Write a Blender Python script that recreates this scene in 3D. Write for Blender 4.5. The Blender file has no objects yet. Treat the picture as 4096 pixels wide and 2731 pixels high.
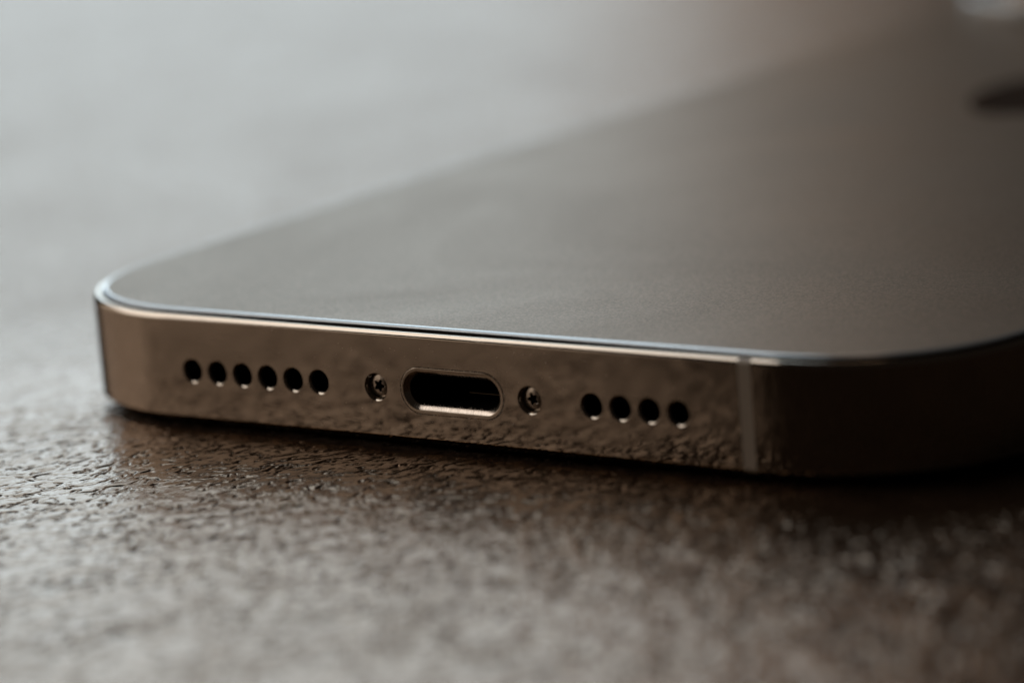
import bpy, bmesh, math
import numpy as np
from mathutils import Vector, Matrix

S = 0.001                                   # everything below is measured in millimetres
scene = bpy.context.scene

# ------------------------------------------------------------------ camera
az, el, D = 0.6382, 0.2178, 246.5747
T = Vector((4.9554, 0.0, 7.1941))
Cpos = T + D * Vector((math.sin(az) * math.cos(el), -math.cos(az) * math.cos(el), math.sin(el)))
d = (T - Cpos).normalized()
r = d.cross(Vector((0, 0, 1))).normalized()
u = r.cross(d)
roll = -0.0815
rr = math.cos(roll) * r + math.sin(roll) * u
uu = -math.sin(roll) * r + math.cos(roll) * u
cam_data = bpy.data.cameras.new("camera")
cam = bpy.data.objects.new("camera", cam_data)
scene.collection.objects.link(cam)
m = Matrix((rr, uu, -d)).transposed().to_4x4()
m.translation = Cpos * S
cam.matrix_world = m
cam_data.sensor_width = 36.0
cam_data.sensor_fit = 'HORIZONTAL'
cam_data.lens = 16152.05 / 4096.0 * 36.0
cam_data.clip_start = 0.005
cam_data.clip_end = 20.0
cam_data.dof.use_dof = True
cam_data.dof.focus_distance = 0.2515
cam_data.dof.aperture_fstop = 19.0
cam_data.dof.aperture_blades = 0
scene.camera = cam

# ------------------------------------------------------------------ world, window light, exposure
world = bpy.data.worlds.new("World")
scene.world = world
world.use_nodes = True
bg = world.node_tree.nodes["Background"]
bg.inputs[0].default_value = (1.0, 0.8, 0.65, 1)
bg.inputs[1].default_value = 0.010

def window_light(name, corner, along, up, color, radiance):
    """rectangular soft light: corner point, edge vectors (metres); emits towards the phone"""
    corner, along, up = Vector(corner), Vector(along), Vector(up)
    w, h = along.length, up.length
    ld = bpy.data.lights.new(name, 'AREA')
    ld.shape = 'RECTANGLE'
    ld.size, ld.size_y = w, h
    ld.color = color
    ld.energy = radiance * math.pi * w * h
    o = bpy.data.objects.new(name, ld)
    scene.collection.objects.link(o)
    c = corner + along / 2 + up / 2
    X, Y = along.normalized(), up.normalized()
    Z = X.cross(Y)
    if (-Z).dot(-c) < 0:
        X = -X
        Z = -Z
    mm = Matrix((X, Y, Z)).transposed().to_4x4()
    mm.translation = c
    o.matrix_world = mm
    return o

def polar(a, dist, z):
    a = math.radians(a)
    return Vector((-math.sin(a) * dist, math.cos(a) * dist, z))

# cool daylight window, behind and to the left of the phone
P0, P1 = polar(32.9, 2.0, -0.02), polar(50.5, 2.0, -0.02)
wu = (Vector((0, 0, 1)) + 0.09 * (P1 - P0).normalized()).normalized() * 2.4    # right edge slanted so the glass-edge highlight fades to the right
wa = (P1 - P0).normalized() - Vector((0, 0, 0.09))
wa = wa.normalized() * (P1 - P0).length
window_light("window_daylight", P0, wa, wu, (0.82, 0.975, 1.06), 2.2)
# warm light added beside that window to brown the reflections on the right
P4, P5 = polar(30.3, 2.04, -0.02), polar(34.6, 2.04, -0.02)
window_light("added_warm_glow", P4, P5 - P4, (0, 0, 2.4), (1.0, 0.68, 0.45), 0.5)
# second, warmer window on the left, and the warm wall that it lights towards the front
P2, P3 = polar(70, 1.9, 0.76), polar(124, 1.9, 0.76)
window_light("warm_window", P2, P3 - P2, (0, 0, 2.3), (1.0, 0.93, 0.86), 1.8)
P6, P7 = polar(74, 1.95, 0.0), polar(147, 1.95, 0.0)
window_light("warm_wall_glow", P6, P7 - P6, (0, 0, 0.75), (1.0, 0.82, 0.66), 0.60)

vs = scene.view_settings
vs.view_transform = 'Standard'
vs.look = 'None'
vs.exposure = 0.0
vs.gamma = 1.0
vs.use_curve_mapping = False
scene.cycles.use_denoising = True
scene.cycles.max_bounces = 10
scene.cycles.glossy_bounces = 8
scene.cycles.sample_clamp_indirect = 4.0

# ------------------------------------------------------------------ materials
class NT:
    def __init__(self, name):
        self.mat = bpy.data.materials.new(name)
        self.mat.use_nodes = True
        self.t = self.mat.node_tree
        self.b = self.t.nodes["Principled BSDF"]
        self.tc = None
    def n(self, kind, **kw):
        nd = self.t.nodes.new(kind)
        for k, v in kw.items():
            setattr(nd, k, v)
        return nd
    def l(self, a, b):
        self.t.links.new(a, b)
    def set(self, **kw):
        for k, v in kw.items():
            k = k.replace('_', ' ')
            self.b.inputs[k].default_value = v if not isinstance(v, tuple) else (*v, 1)
    def coord(self, scale=(1, 1, 1), rot=(0, 0, 0)):
        if self.tc is None:
            self.tc = self.n("ShaderNodeTexCoord")
        mp = self.n("ShaderNodeMapping")
        mp.inputs["Scale"].default_value = scale
        mp.inputs["Rotation"].default_value = rot
        self.l(self.tc.outputs["Object"], mp.inputs["Vector"])
        return mp.outputs["Vector"]
    def noise(self, scale, detail=3, rough=0.55, vec=None, dist=0.0):
        nd = self.n("ShaderNodeTexNoise")
        nd.inputs["Scale"].default_value = scale
        nd.inputs["Detail"].default_value = detail
        nd.inputs["Roughness"].default_value = rough
        nd.inputs["Distortion"].default_value = dist
        self.l(vec if vec is not None else self.coord(), nd.inputs["Vector"])
        return nd.outputs["Fac"]
    def ramp(self, fac, stops):
        nd = self.n("ShaderNodeValToRGB")
        e = nd.color_ramp.elements
        while len(e) < len(stops):
            e.new(0.5)
        for i, (p, c) in enumerate(stops):
            e[i].position = p
            e[i].color = (c, c, c, 1) if not isinstance(c, tuple) else (*c, 1)
        self.l(fac, nd.inputs[0])
        return nd.outputs[0]
    def math(self, op, a, b=None):
        nd = self.n("ShaderNodeMath", operation=op)
        for i, v in enumerate((a, b)):
            if v is None:
                continue
            if isinstance(v, (int, float)):
                nd.inputs[i].default_value = v
            else:
                self.l(v, nd.inputs[i])
        return nd.outputs[0]
    def bump(self, h, dist, strength=1.0):
        nd = self.n("ShaderNodeBump")
        nd.inputs["Distance"].default_value = dist
        if isinstance(strength, (int, float)):
            nd.inputs["Strength"].default_value = strength
        else:
            self.l(strength, nd.inputs["Strength"])
        self.l(h, nd.inputs["Height"])
        self.l(nd.outputs[0], self.b.inputs["Normal"])
        return nd

def mat_table():
    k = NT("brown_lacquered_table")
    big = k.noise(55, 4, 0.6)
    small = k.noise(900, 3, 0.6)
    mix = k.math('ADD', k.math('MULTIPLY', big, 0.6), k.math('MULTIPLY', small, 0.4))
    k.l(k.ramp(mix, [(0.3, (0.014, 0.008, 0.0045)), (0.72, (0.034, 0.020, 0.012))]), k.b.inputs["Base Color"])
    # warm brown lacquer: tinted when seen steeply, clear when seen at a glancing angle
    k.set(IOR=2.2, Specular_Tint=(1.0, 0.62, 0.36))
    at = k.n("ShaderNodeAttribute", attribute_name="coarse")
    worn = k.math('MULTIPLY', k.ramp(k.noise(75, 5, 0.6), [(0.3, 0.0), (0.7, 1.0)]), 0.07)
    rough = k.math('ADD', k.ramp(k.noise(1600, 3, 0.6), [(0.3, 0.14), (0.75, 0.26)]), worn)
    k.l(k.math('ADD', rough, k.math('MULTIPLY', at.outputs["Fac"], 0.085)), k.b.inputs["Roughness"])
    # the same creases carried on as relief where the mesh gets coarse
    vec = k.coord((0.72, 1.0, 1.0), (0, 0, math.radians(-64)))
    n = k.noise(820, 2, 0.5, vec=vec, dist=0.8)
    crease = k.ramp(n, [(0.40, 0.8), (0.475, 0.75), (0.50, 0.0), (0.525, 0.75)])
    h = k.math('ADD', k.math('MULTIPLY', crease, 0.35), k.math('ADD', n, k.math('MULTIPLY', k.noise(6000, 2, 0.5), 0.12)))
    k.bump(h, 0.00030, k.math('ADD', k.math('MULTIPLY', at.outputs["Fac"], 0.70), 0.05))
    return k.mat

def mat_frame():
    k = NT("polished_steel_frame")
    k.set(Metallic=1.0)
    k.set(Base_Color=(0.52, 0.457, 0.39))
    sm = k.noise(140, 4, 0.6)                                            # finger smears
    st = k.noise(1, 4, 0.65, vec=k.coord((420, 400, 8200), (0, math.radians(-24), 0)))   # slanting polish marks
    f = k.math('MULTIPLY', k.ramp(sm, [(0.42, 0.0), (0.66, 1.0)]), k.ramp(st, [(0.4, 0.0), (0.75, 1.0)]))
    k.l(k.math('ADD', k.math('MULTIPLY', f, 0.22), 0.05), k.b.inputs["Roughness"])
    k.bump(k.math('MULTIPLY', st, k.math('ADD', k.math('MULTIPLY', sm, 1.2), 0.2)), 0.0000025, 0.6)
    return k.mat

def mat_simple(name, color, rough, metal=0.0, spec=0.5, bump=None, coat=0.0):
    k = NT(name)
    k.set(Base_Color=color, Roughness=rough, Metallic=metal)
    k.b.inputs["Specular IOR Level"].default_value = spec
    k.b.inputs["Coat Weight"].default_value = coat
    f = k.noise(bump[0] if bump else 600, 3, 0.6)
    k.l(k.ramp(f, [(0.3, max(rough * 0.85, 0.0)), (0.7, min(rough * 1.15, 1.0))]), k.b.inputs["Roughness"])
    if bump:
        k.bump(f, bump[1], bump[2])
    return k.mat

def mat_back():
    k = NT("frosted_back_glass")
    k.set(Specular_Tint=(1.0, 0.86, 0.74), Metallic=0.5)
    k.b.inputs["IOR"].default_value = 1.35
    g = k.noise(9000, 2, 0.6)
    wipe = k.math('MULTIPLY', k.ramp(k.noise(38, 4, 0.6, dist=1.2), [(0.35, 0.0), (0.68, 1.0)]), 0.05)      # faint wiped patches
    k.l(k.math('ADD', k.ramp(g, [(0.3, 0.31), (0.7, 0.42)]), wipe), k.b.inputs["Roughness"])
    k.bump(g, 0.00006, 0.15)
    k.l(k.ramp(k.noise(6500, 1, 0.5), [(0.34, (0.058, 0.047, 0.038)), (0.66, (0.165, 0.134, 0.108))]), k.b.inputs["Base Color"])
    return k.mat

def mat_screw():
    k = NT("turned_steel_screw")
    k.set(Metallic=1.0, Base_Color=(0.62, 0.55, 0.48), Roughness=0.18)
    f = k.noise(3000, 3, 0.6)
    k.l(k.ramp(f, [(0.3, 0.12), (0.7, 0.28)]), k.b.inputs["Roughness"])
    return k.mat

def mat_portwall():
    k = NT("machined_port_steel")
    k.set(Metallic=1.0, Base_Color=(0.60, 0.52, 0.45))
    st = k.noise(1, 4, 0.7, vec=k.coord((9000, 250, 250)))
    k.l(k.ramp(st, [(0.3, 0.14), (0.75, 0.34)]), k.b.inputs["Roughness"])
    k.bump(st, 0.000015, 0.5)
    return k.mat

M_TABLE, M_FRAME, M_BACK = mat_table(), mat_frame(), mat_back()
M_SCREW, M_PORT = mat_screw(), mat_portwall()
M_BLACK = mat_simple("matte_black_plastic", (0.006, 0.005, 0.005), 0.6, spec=0.2)
M_GASKET = mat_simple("black_gasket_rubber", (0.008, 0.007, 0.007), 0.55, spec=0.2)
M_BAND = mat_simple("grey_antenna_plastic", (0.5, 0.43, 0.36), 0.32, bump=(2500, 0.00001, 0.3))
M_GLOSS = mat_simple("black_glossy_glass", (0.004, 0.004, 0.004), 0.05)
M_EMBLEM = mat_simple("mirror_emblem", (0.20, 0.115, 0.085), 0.16, metal=1.0)  # brown of what it mirrors is put into the base colour
M_EDGE = mat_simple("polished_glass_edge", (0.46, 0.48, 0.50), 0.07, metal=0.45)
M_DUST = mat_simple("pale_dust", (0.8, 0.74, 0.66), 0.8)
M_FLASH = mat_simple("flash_lens", (0.7, 0.62, 0.4), 0.25)
M_CONTACT = mat_simple("dull_gold_contact", (0.2, 0.15, 0.1), 0.45, metal=1.0)

# ------------------------------------------------------------------ mesh helpers
def link(name, verts, faces, mat, parent=None, sharp=28, smooth=True, mats=None, fmat=None):
    me = bpy.data.meshes.new(name)
    me.from_pydata([(x * S, y * S, z * S) for x, y, z in verts], [], faces)
    return finish(name, me, mat, parent, sharp, smooth, mats, fmat)

def finish(name, me, mat, parent=None, sharp=28, smooth=True, mats=None, fmat=None, recalc=True):
    bm = bmesh.new()
    bm.from_mesh(me)
    if recalc:
        bmesh.ops.recalc_face_normals(bm, faces=bm.faces)
    for f in bm.faces:
        f.smooth = smooth
    lim = math.radians(sharp)
    for e in bm.edges:
        if len(e.link_faces) == 2 and e.calc_face_angle(0) > lim:
            e.smooth = False
    bm.to_mesh(me)
    bm.free()
    me.materials.append(mat)
    for x in (mats or []):
        me.materials.append(x)
    if fmat:
        for p in me.polygons:
            p.material_index = fmat(p)
    o = bpy.data.objects.new(name, me)
    scene.collection.objects.link(o)
    if parent:
        o.parent = parent
    return o

def rounded_rect(w, h, R, n=28, p=2.18, cx=0.0, cy=0.0):
    """points and outward normals, counter clockwise, superelliptic corners"""
    pts, nor = [], []
    for qx, qy, a0 in ((1, 1, 0), (-1, 1, 90), (-1, -1, 180), (1, -1, 270)):
        for i in range(n + 1):
            t = math.radians(a0 + 90.0 * i / n)
            c, s = math.cos(t), math.sin(t)
            x = math.copysign(abs(c) ** (2 / p), c) * R if abs(c) > 1e-9 else 0.0
            y = math.copysign(abs(s) ** (2 / p), s) * R if abs(s) > 1e-9 else 0.0
            nx = math.copysign(abs(x / R) ** (p - 1), x) if abs(x) > 1e-9 else 0.0
            ny = math.copysign(abs(y / R) ** (p - 1), y) if abs(y) > 1e-9 else 0.0
            l = math.hypot(nx, ny)
            pts.append((cx + qx * (w / 2 - R) + x, cy + qy * (h / 2 - R) + y))
            nor.append((nx / l, ny / l))
    return pts, nor

def loft(outline, profile, closed_profile=True, cap0=False, cap1=False):
    """sweep a profile of (inset, z) round an outline"""
    pts, nor = outline
    N, K = len(pts), len(profile)
    V = [(px - nx * i, py - ny * i, z) for (i, z) in profile for (px, py), (nx, ny) in zip(pts, nor)]
    F = []
    for k in range(K if closed_profile else K - 1):
        k2 = (k + 1) % K
        for j in range(N):
            j2 = (j + 1) % N
            F.append((k * N + j, k * N + j2, k2 * N + j2, k2 * N + j))
    if cap0:
        F.append(tuple(range(N))[::-1])
    if cap1:
        F.append(tuple((K - 1) * N + j for j in range(N)))
    return V, F

def lathe_y(profile, n=40, cx=0.0, cz=0.0, cap0=False, cap1=True):
    """profile of (radius, y) about an axis along y"""
    V = [(cx + rad * math.cos(2 * math.pi * j / n), y, cz + rad * math.sin(2 * math.pi * j / n))
         for rad, y in profile for j in range(n)]
    F = [(k * n + j, k * n + (j + 1) % n, (k + 1) * n + (j + 1) % n, (k + 1) * n + j)
         for k in range(len(profile) - 1) for j in range(n)]
    if cap0:
        F.append(tuple(range(n)))
    if cap1:
        F.append(tuple((len(profile) - 1) * n + j for j in range(n)))
    return V, F

def lathe_z(profile, n=40, cx=0.0, cy=0.0, cap0=True, cap1=True):
    V, F = lathe_y(profile, n, 0, 0, cap0, cap1)
    return [(cx + x, cy + z, y) for x, y, z in V], F

def stadium_y(profile, hw, hh, cz, n=18, cap0=True, cap1=True):
    """profile of (inset, y): a stadium (half width hw, half height hh) swept along y"""
    base = []
    for sx in (1, -1):
        for i in range(n + 1):
            a = -math.pi / 2 + math.pi * i / n
            base.append((sx * (hw - hh), sx * math.cos(a), math.sin(a) * sx))
    V = []
    for ins, y in profile:
        rad = hh - ins
        V += [(c + rad * cx, y, cz + rad * sz) for c, cx, sz in base]
    N = len(base)
    F = [(k * N + j, k * N + (j + 1) % N, (k + 1) * N + (j + 1) % N, (k + 1) * N + j)
         for k in range(len(profile) - 1) for j in range(N)]
    if cap0:
        F.append(tuple(range(N)))
    if cap1:
        F.append(tuple((len(profile) - 1) * N + j for j in range(N)))
    return V, F

def join(parts):
    V, F = [], []
    for v, f in parts:
        o = len(V)
        V += v
        F += [tuple(i + o for i in q) for q in f]
    return V, F

# ------------------------------------------------------------------ the table surface (setting)
rng = np.random.RandomState(11)
PERM = rng.permutation(4096)
GA = rng.rand(4096) * 2 * np.pi
GX, GY = np.cos(GA).astype(np.float32), np.sin(GA).astype(np.float32)

def perlin(x, y, seed=0):
    xi, yi = np.floor(x).astype(np.int64), np.floor(y).astype(np.int64)
    xf, yf = (x - xi).astype(np.float32), (y - yi).astype(np.float32)
    def g(ix, iy, fx, fy):
        hsh = PERM[(PERM[(ix + seed * 131) & 4095] + iy) & 4095]
        return GX[hsh] * fx + GY[hsh] * fy
    su, sv = xf * xf * xf * (xf * (xf * 6 - 15) + 10), yf * yf * yf * (yf * (yf * 6 - 15) + 10)
    a = g(xi, yi, xf, yf) * (1 - su) + g(xi + 1, yi, xf - 1, yf) * su
    b = g(xi, yi + 1, xf, yf - 1) * (1 - su) + g(xi + 1, yi + 1, xf - 1, yf - 1) * su
    return (a * (1 - sv) + b * sv) * 1.41

def sstep(a, b, x):
    t = np.clip((x - a) / (b - a), 0, 1)
    return t * t * (3 - 2 * t)

def build_table():
    def axis(lo, hi, step, far, grow=1.06, more=None):
        core = np.arange(lo, hi + 1e-6, step)
        st, a = step, []
        p = hi
        while p < far:
            st = min(st * (grow if st < 1.2 else 1.12), 25.0)
            p += st
            a.append(p)
        st, b = step, []
        p = lo
        while more and p > more[0]:
            st = min(st * 1.02, more[1])
            p -= st
            b.append(p)
        while p > -far:
            st = min(st * (1.02 if st < 0.4 else 1.12), 25.0)
            p -= st
            b.append(p)
        return np.concatenate([np.array(b[::-1]), core, np.array(a)])
    U, V = axis(-46, 36, 0.09, 750, 1.04), axis(-34, 14, 0.09, 750, 1.02, (-66, 0.14))
    su = np.gradient(U)
    sv = np.gradient(V)
    uu_, vv_ = np.meshgrid(U, V, indexing='xy')
    sp = np.maximum(su[None, :], sv[:, None])
    ca, sa = math.cos(az), math.sin(az)
    X, Y = uu_ * ca - vv_ * sa, uu_ * sa + vv_ * ca
    fine = 1 - sstep(0.2, 1.0, sp)
    # grain runs obliquely across the board
    ga = math.radians(64)
    A, B = (X * math.cos(ga) + Y * math.sin(ga)), (-X * math.sin(ga) + Y * math.cos(ga))
    A = A * 0.72
    wx, wy = perlin(A / 1.5, B / 1.5, 1), perlin(A / 1.5, B / 1.5, 2)
    A2, B2 = A + 0.6 * wx, B + 0.6 * wy
    patch = perlin(A / 6.0, B / 6.0, 10)                       # creases crowd in some patches, thin out in others
    n1 = perlin(A2 / 0.74, B2 / 0.74, 3)
    mk = sstep(-0.10, 0.25, perlin(A / 0.8, B / 0.8, 4) + 0.35 * patch)
    g1 = np.exp(-(n1 / 0.115) ** 2) * mk
    n2 = perlin(A2 / 0.42, B2 / 0.42, 5)
    mk2 = sstep(0.0, 0.3, perlin(A / 0.6, B / 0.6, 6) - 0.2 * patch)
    g2 = np.exp(-(n2 / 0.14) ** 2) * mk2
    n3 = perlin(A2 / 3.4, B2 / 2.2, 12)                        # a few long creases
    g3 = np.exp(-(n3 / 0.035) ** 2) * sstep(0.05, 0.3, perlin(A / 4.0, B / 4.0, 13))
    grit = sstep(0.5, 0.75, perlin(A / 0.30, B / 0.30, 14)) * sstep(0.0, 0.4, perlin(A / 1.2, B / 1.2, 15))
    und = perlin(A / 2.6, B / 2.6, 7)
    mid = perlin(A / 1.3, B / 1.3, 8)
    mic = perlin(A / 0.32, B / 0.32, 9)
    wave = 0.05 * perlin(X / 14.0, Y / 14.0, 16) + 0.03 * perlin(X / 6.0, Y / 6.0, 17)
    h = 0.062 * und + 0.040 * mid + 0.003 * mic - 0.095 * g1 - 0.040 * g2 - 0.07 * g3 + 0.018 * grit
    Z = h * fine + wave * sstep(30, 60, np.abs(Y)+np.abs(X)*0.4) * (1 - sstep(3.0, 8.0, sp)) - 0.27
    nv, nu = Z.shape
    co = np.stack([X, Y, Z], -1).reshape(-1, 3).astype(np.float32) * S
    idx = np.arange(nv * nu).reshape(nv, nu)
    q = np.stack([idx[:-1, :-1], idx[:-1, 1:], idx[1:, 1:], idx[1:, :-1]], -1).reshape(-1, 4).astype(np.int32)
    me = bpy.data.meshes.new("table_top")
    me.vertices.add(len(co))
    me.vertices.foreach_set("co", co.ravel())
    me.loops.add(q.size)
    me.loops.foreach_set("vertex_index", q.ravel())
    me.polygons.add(len(q))
    me.polygons.foreach_set("loop_start", np.arange(0, q.size, 4, dtype=np.int32))
    me.polygons.foreach_set("loop_total", np.full(len(q), 4, dtype=np.int32))
    me.polygons.foreach_set("use_smooth", np.ones(len(q), dtype=bool))
    me.update(calc_edges=True)
    at = me.attributes.new("coarse", 'FLOAT', 'POINT')
    at.data.foreach_set("value", (1 - fine).ravel().astype(np.float32))
    me.materials.append(M_TABLE)
    o = bpy.data.objects.new("table_top", me)
    scene.collection.objects.link(o)
    o["kind"] = "structure"
    o["label"] = "dark brown table top with glossy grained lacquer under the phone"
    o["category"] = "table"
    return o

build_table()

# ------------------------------------------------------------------ the phone
W, L, R = 71.5, 158.0, 13.0
ZC = 3.56
phone = bpy.data.objects.new("smartphone", None)
scene.collection.objects.link(phone)
phone.empty_display_size = 0.01
phone["label"] = "smartphone with matte grey back lying face down on the brown table"
phone["category"] = "phone"

OUT = rounded_rect(W, L, R, cy=L / 2)

# frame: closed ring with tight loops beside the flat so that it mirrors true
PROFILE_OUT = [(0.95, 0.235), (0.45, 0.24), (0.27, 0.26), (0.06, 0.46), (0.02, 0.50), (0.0, 0.535), (0.0, 0.57),
               (0.0, 6.895), (0.0, 6.93), (0.015, 6.965), (0.18, 7.15), (0.22, 7.18), (0.28, 7.195), (0.50, 7.20)]
PROFILE = PROFILE_OUT + [(0.53, 7.18), (0.53, 6.70), (2.4, 6.70), (2.4, 0.85), (0.95, 0.85)]
fv, ff = loft(OUT, PROFILE)
holes = [(-10.534 - 2.095 * k) for k in range(6)] + [(10.520 + 2.095 * k) for k in range(4)]
SX = 5.933
cut = []
HR = 0.785
for hx in holes:
    cut.append(lathe_y([(HR + 0.04, -0.2), (HR + 0.04, 0.0), (HR + 0.02, 0.012), (HR - 0.085, 0.115), (HR - 0.10, 0.15), (HR - 0.10, 1.9)], 44, hx, ZC, True, True))
for sx in (-SX, SX):
    cut.append(lathe_y([(0.905, -0.2), (0.905, 0.0), (0.895, 0.008), (0.815, 0.085), (0.805, 0.11), (0.805, 1.5)], 48, sx, ZC, True, True))
cut.append(stadium_y([(0.0, -0.2), (0.0, 0.0), (0.02, 0.03), (0.02, 2.9)], 4.02, 1.53, ZC))
cv, cf = join(cut)

def make_mesh(name, v, f):
    me = bpy.data.meshes.new(name)
    me.from_pydata([(x * S * 1000, y * S * 1000, z * S * 1000) for x, y, z in v], [], f)
    bm = bmesh.new()
    bm.from_mesh(me)
    bmesh.ops.recalc_face_normals(bm, faces=bm.faces)
    bm.to_mesh(me)
    bm.free()
    return me

# cut the openings at millimetre size (the solver is steadier there), then scale down
fo = bpy.data.objects.new("frame_blank", make_mesh("frame_blank", fv, ff))
co = bpy.data.objects.new("cutter", make_mesh("cutter", cv, cf))
scene.collection.objects.link(fo)
scene.collection.objects.link(co)
bo = fo.modifiers.new("cut", 'BOOLEAN')
bo.operation = 'DIFFERENCE'
bo.solver = 'EXACT'
bo.object = co
bpy.context.view_layer.update()
fm = bpy.data.meshes.new_from_object(fo.evaluated_get(bpy.context.evaluated_depsgraph_get()))
for o in (fo, co):
    bpy.data.objects.remove(o, do_unlink=True)
fm.transform(Matrix.Scale(S, 4))
fm.materials.clear()
fm.name = "frame"
frame = finish("frame", fm, M_FRAME, phone, sharp=26, recalc=False)

# speaker and microphone openings: black blind sleeves set back behind the bright rim
sv_, sf_ = lathe_y([(HR - 0.075, 0.17), (HR - 0.112, 0.17), (HR - 0.12, 0.22), (HR - 0.13, 1.8)], 32, 0, 0, False, True)
sleeve = None
for hx in holes:
    if sleeve is None:
        sleeve = link("speaker_hole", sv_, sf_, M_BLACK, frame)
        o = sleeve
    else:
        o = sleeve.copy()
        scene.collection.objects.link(o)
        o.parent = frame
    o.location = (hx * S, 0, ZC * S)

# grey antenna band across the end
def antenna_band(x0, x1):
    prof = [(i - 0.006, z + (0.006 if z > 7.1 else (-0.006 if z < 0.3 else 0))) for i, z in PROFILE_OUT[1:]]
    V = [(x, i, z) for x in (x0, x1) for i, z in prof] 
    n = len(prof)
    V += [(x, 0.6, z) for x in (x0, x1) for z in (prof[-1][1] - 0.1, prof[0][1] + 0.3)]
    F = [(k, k + 1, n + k + 1, n + k) for k in range(n - 1)]
    F.append(tuple(range(n)))
    F.append(tuple(range(2 * n - 1, n - 1, -1)))
    return V, F
bv, bf = antenna_band(21.22, 22.10)
band = link("antenna_band", bv, bf, M_BAND, frame)
band["label"] = "grey plastic antenna band across the polished frame"

# screws with five-lobed sockets, turned rings on the head
def screw_mesh():
    n = 80
    def circ(rad): return [rad] * n
    def lobe(s): return [s * (0.33 + 0.085 * math.cos(5 * 2 * math.pi * j / n + 0.4)) for j in range(n)]
    rings = [(circ(0.76), 0.75), (circ(0.76), 0.45), (circ(0.745), 0.425)]
    a, k = 0.72, 0
    while a > 0.46:
        rings.append((circ(a), (0.320 if k % 2 else 0.3235) + 0.07 * (a / 0.72) ** 2))
        a -= 0.027
        k += 1
    rings += [(lobe(1.04), 0.345), (lobe(1.0), 0.355), (lobe(0.97), 0.80), (lobe(0.2), 0.84)]
    V, F = [], []
    for rad, y in rings:
        V += [(rad[j] * math.cos(2 * math.pi * j / n), y, rad[j] * math.sin(2 * math.pi * j / n)) for j in range(n)]
    for q in range(len(rings) - 1):
        F += [(q * n + j, q * n + (j + 1) % n, (q + 1) * n + (j + 1) % n, (q + 1) * n + j) for j in range(n)]
    F.append(tuple((len(rings) - 1) * n + j for j in range(n)))
    return V, F
scv, scf = screw_mesh()
screw = link("screw", scv, scf, M_SCREW, phone, sharp=40, mats=[M_BLACK], fmat=lambda p: 1 if p.index >= len(scf) - 161 else 0)
screw.location = (-SX * S, 0, ZC * S)
s2 = screw.copy()
scene.collection.objects.link(s2)
s2.parent = phone
s2.location = (SX * S, 0, ZC * S)
s2.rotation_euler = (0, math.radians(28), 0)

# charging port: steel rim ring with machined inner wall, black cavity, contact strip
pv, pf = stadium_y([(0.0, 1.6), (0.0, 0.05), (0.012, 0.015), (0.035, 0.0), (0.045, 0.0), (0.215, 0.003), (0.235, 0.006), (0.255, 0.02),
                    (0.50, 0.265), (0.52, 0.30), (0.525, 0.36), (0.525, 1.6)], 3.975, 1.485, ZC, 20, False, False)
port = link("charging_port", pv, pf, M_PORT, phone, sharp=35, mats=[M_FRAME], fmat=lambda p: 1 if p.index < 42 * 7 else 0)
kv, kf = stadium_y([(-0.03, 0.40), (0.012, 0.40), (0.05, 7.0)], 3.45, 0.96, ZC, 16, False, True)
link("port_cavity", kv, kf, M_BLACK, port)
def box(x0, x1, y0, y1, z0, z1):
    V = [(x, y, z) for x in (x0, x1) for y in (y0, y1) for z in (z0, z1)]
    return V, [(0, 1, 3, 2), (4, 6, 7, 5), (0, 4, 5, 1), (2, 3, 7, 6), (0, 2, 6, 4), (1, 5, 7, 3)]
link("contact_strip", *box(-0.6, 3.3, 2.6, 3.4, ZC - 0.62, ZC - 0.56), M_CONTACT, port, smooth=False)

# gasket line, back glass with rounded polished edge, display glass underneath
gv, gf = loft(OUT, [(0.50, 6.9), (0.50, 7.04), (0.98, 7.04), (0.98, 6.9)])
link("gasket", gv, gf, M_GASKET, phone)
ZB = 7.485
gp = [(0.60, 6.95), (0.60, 7.31), (0.61, 7.345), (0.655, 7.40), (0.74, 7.445), (0.86, 7.475), (0.98, ZB), (1.03, ZB)]
bgv, bgf = loft(OUT, gp, False, False, True)
NB = len(OUT[0])
back = link("back_glass", bgv, bgf, M_BACK, phone, sharp=60, mats=[M_EDGE, M_GASKET],
            fmat=lambda p: 2 if p.index < NB * 2 else (1 if p.index < NB * 6 else 0))
dv, df = loft(OUT, [(1.0, 0.40), (1.0, -0.08), (1.06, -0.16), (1.18, -0.20), (1.3, -0.20)], False, True, True)
link("display_glass", dv, df, M_GLOSS, phone, sharp=60)

# emblem inlaid at the middle of the back: a fruit with a bite and a leaf
def bez(p0, p1, p2, p3, n=10):
    return [tuple((1 - t) ** 3 * a + 3 * (1 - t) ** 2 * t * b + 3 * (1 - t) * t * t * c + t ** 3 * e
            for a, b, c, e in zip(p0, p1, p2, p3)) for t in [i / n for i in range(n)]]
fruit = (bez((0, 4.2), (-1.6, 5.2), (-6.6, 5.6), (-6.6, -0.6)) + bez((-6.6, -0.6), (-6.6, -4.6), (-4.0, -8.0), (-2.4, -8.0)) +
         bez((-2.4, -8.0), (-1.3, -8.0), (-1.0, -7.2), (0.2, -7.2)) + bez((0.2, -7.2), (1.4, -7.2), (1.7, -8.0), (2.7, -8.0)) +
         bez((2.7, -8.0), (4.2, -8.0), (5.9, -5.0), (6.2, -3.7)) + bez((6.2, -3.7), (3.4, -2.4), (3.0, 1.9), (5.7, 3.4)) +
         bez((5.7, 3.4), (4.2, 5.3), (1.8, 4.9), (0, 4.2)))
leaf = bez((0.1, 4.9), (0.0, 6.6), (1.3, 8.1), (3.1, 8.4)) + bez((3.1, 8.4), (3.3, 6.6), (2.0, 5.0), (0.1, 4.9))
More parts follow.
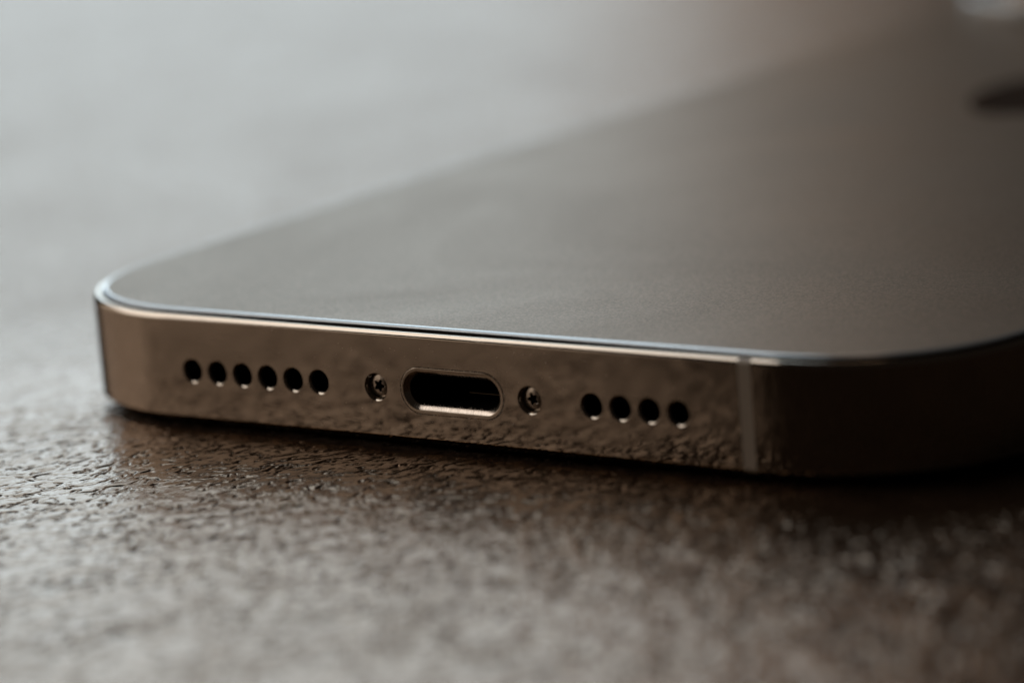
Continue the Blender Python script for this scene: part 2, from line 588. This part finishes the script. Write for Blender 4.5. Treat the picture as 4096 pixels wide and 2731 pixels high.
def inlay(poly, cx, cy, z0, z1):
    n = len(poly)
    poly = [(1.5 * x, 1.5 * y) for x, y in poly]
    V = [(cx + x, cy + y, z0) for x, y in poly] + [(cx + x, cy + y, z1) for x, y in poly]
    F = [tuple(range(n))[::-1], tuple(range(n, 2 * n))] + [(j, (j + 1) % n, n + (j + 1) % n, n + j) for j in range(n)]
    return V, F
ev, ef = join([inlay(fruit, 0.5, 87.0, ZB - 0.1, ZB + 0.006), inlay(leaf, 0.5, 87.0, ZB - 0.1, ZB + 0.006)])
link("emblem", ev, ef, M_EMBLEM, back, smooth=False)

# camera plateau in the far left corner with three lenses, flash and sensor
CX, CY, CW = -16.2, 136.6, 35.0
pl = rounded_rect(CW, CW, 9.5, 16, cx=CX, cy=CY)
plv, plf = loft(pl, [(0.0, 7.45), (0.0, 8.5), (0.06, 8.72), (0.22, 8.9), (0.45, 8.96), (0.6, 8.96)], False, False, True)
plate = link("camera_plateau", plv, plf, M_EDGE, phone, sharp=60)
lensv, lensf = lathe_z([(7.2, 8.9), (7.2, 10.3), (7.05, 10.5), (6.7, 10.52), (6.4, 10.3), (6.3, 10.2), (3.0, 10.15)], 40)
glv, glf = lathe_z([(6.25, 10.1), (6.2, 10.24), (4.0, 10.3), (1.0, 10.32)], 40)
for lx, ly in ((-7.6, 7.6), (-7.6, -7.6), (8.0, 0.0)):
    lo = link("camera_lens", [(x + CX + lx, y + CY + ly, z) for x, y, z in lensv], lensf, M_FRAME, plate)
fl = lathe_z([(2.9, 8.9), (2.9, 9.05), (2.6, 9.1), (0.5, 9.12)], 24, CX + 8.5, CY + 12.0)
link("flash", *fl, M_FLASH, plate)
sn = lathe_z([(2.9, 8.9), (2.9, 9.05), (2.6, 9.1), (0.5, 9.12)], 24, CX + 8.5, CY - 12.0)
link("depth_sensor", *sn, M_GLOSS, plate)

# side buttons
def button(y0, y1, side):
    x0, x1 = side * (W / 2 - 0.3), side * (W / 2 + 0.42)
    ol = rounded_rect(y1 - y0, 2.6, 1.25, 8, 2.0)
    V, F = loft(ol, [(0.0, 0.0), (0.0, 0.62), (0.05, 0.69), (0.14, 0.72)], False, True, True)
    return [(side * (W / 2 - 0.3 + z), (y0 + y1) / 2 + x, 3.75 + y) for x, y, z in V], F
for y0, y1, sd in ((96, 106, 1), (109, 119, 1), (104, 122, -1)):
    link("side_button", *button(y0, y1, sd), M_FRAME, phone, sharp=40)

# dust specks and lint caught on the end of the phone
def dust():
    rn = np.random.RandomState(5)
    parts = []
    def speck(x, y, z, rad, flat=0.5):
        n = 6
        a = rn.rand() * 6.28
        rads = rad * (0.6 + 0.8 * rn.rand(n))
        V = [(x + rads[j] * math.cos(a + 6.283 * j / n), y, z + rads[j] * math.sin(a + 6.283 * j / n)) for j in range(n)]
        V.append((x, y - rad * flat, z))
        parts.append((V, [(j, (j + 1) % n, n) for j in range(n)] + [tuple(range(n))[::-1]]))
    for _ in range(150):
        x, z = rn.normal(1.0, 8.0), rn.uniform(0.7, 6.8)
        if abs(x) > 21 or (abs(x) < 4.1 and abs(z - ZC) < 1.6) or any(math.hypot(x - h, z - ZC) < 0.95 for h in holes + [-SX, SX]):
            continue
        speck(x, -0.001, z, 0.014 + 0.032 * rn.rand() ** 3)
    for _ in range(330):                                     # in the seam round the port
        t = rn.rand()
        hw, hh = 3.99, 1.505
        per = 4 * (hw - hh) + 2 * math.pi * hh
        s = t * per
        st = 2 * (hw - hh)
        if s < st: x, z = -(hw - hh) + s, hh
        elif s < 2 * st: x, z = -(hw - hh) + s - st, -hh
        else:
            a = (s - 2 * st) / hh
            if a < math.pi: x, z = (hw - hh) + hh * math.sin(a), hh * math.cos(a)
            else: x, z = -(hw - hh) + hh * math.sin(a), hh * math.cos(a)
        speck(x + rn.normal(0, 0.012), 0.012, ZC + z + rn.normal(0, 0.012), 0.013 + 0.022 * rn.rand() ** 2)
    for _ in range(26):                                      # inside the port mouth
        x = rn.uniform(-3.0, 3.2)
        speck(x, rn.uniform(0.28, 0.36), ZC - 0.96 + abs(rn.normal(0, 0.05)), 0.018 + 0.03 * rn.rand() ** 2)
    def fibre(pts, rad):
        V, F, n = [], [], 5
        for i, p in enumerate(pts):
            q = Vector(pts[min(i + 1, len(pts) - 1)]) - Vector(pts[max(i - 1, 0)])
            q.normalize()
            e1 = q.cross(Vector((0, 1, 0.1))).normalized()
            e2 = q.cross(e1)
            V += [tuple(Vector(p) + rad * (math.cos(6.283 * j / n) * e1 + math.sin(6.283 * j / n) * e2)) for j in range(n)]
        for i in range(len(pts) - 1):
            F += [(i * n + j, i * n + (j + 1) % n, (i + 1) * n + (j + 1) % n, (i + 1) * n + j) for j in range(n)]
        parts.append((V, F))
    fibre([(-SX - 0.42 + 0.13 * math.cos(a), -0.02, ZC + 0.72 + 0.10 * math.sin(a)) for a in np.linspace(2.6, 6.5, 12)], 0.011)
    fibre([(-SX - 0.50 + 0.16 * t + 0.03 * math.sin(6 * t), -0.02, ZC - 1.13 + 0.30 * t + 0.04 * math.sin(9 * t)) for t in np.linspace(0, 1, 10)], 0.013)
    V, F = join(parts)
    o = link("dust", V, F, M_DUST, phone, smooth=False)
    o["kind"] = "stuff"
dust()
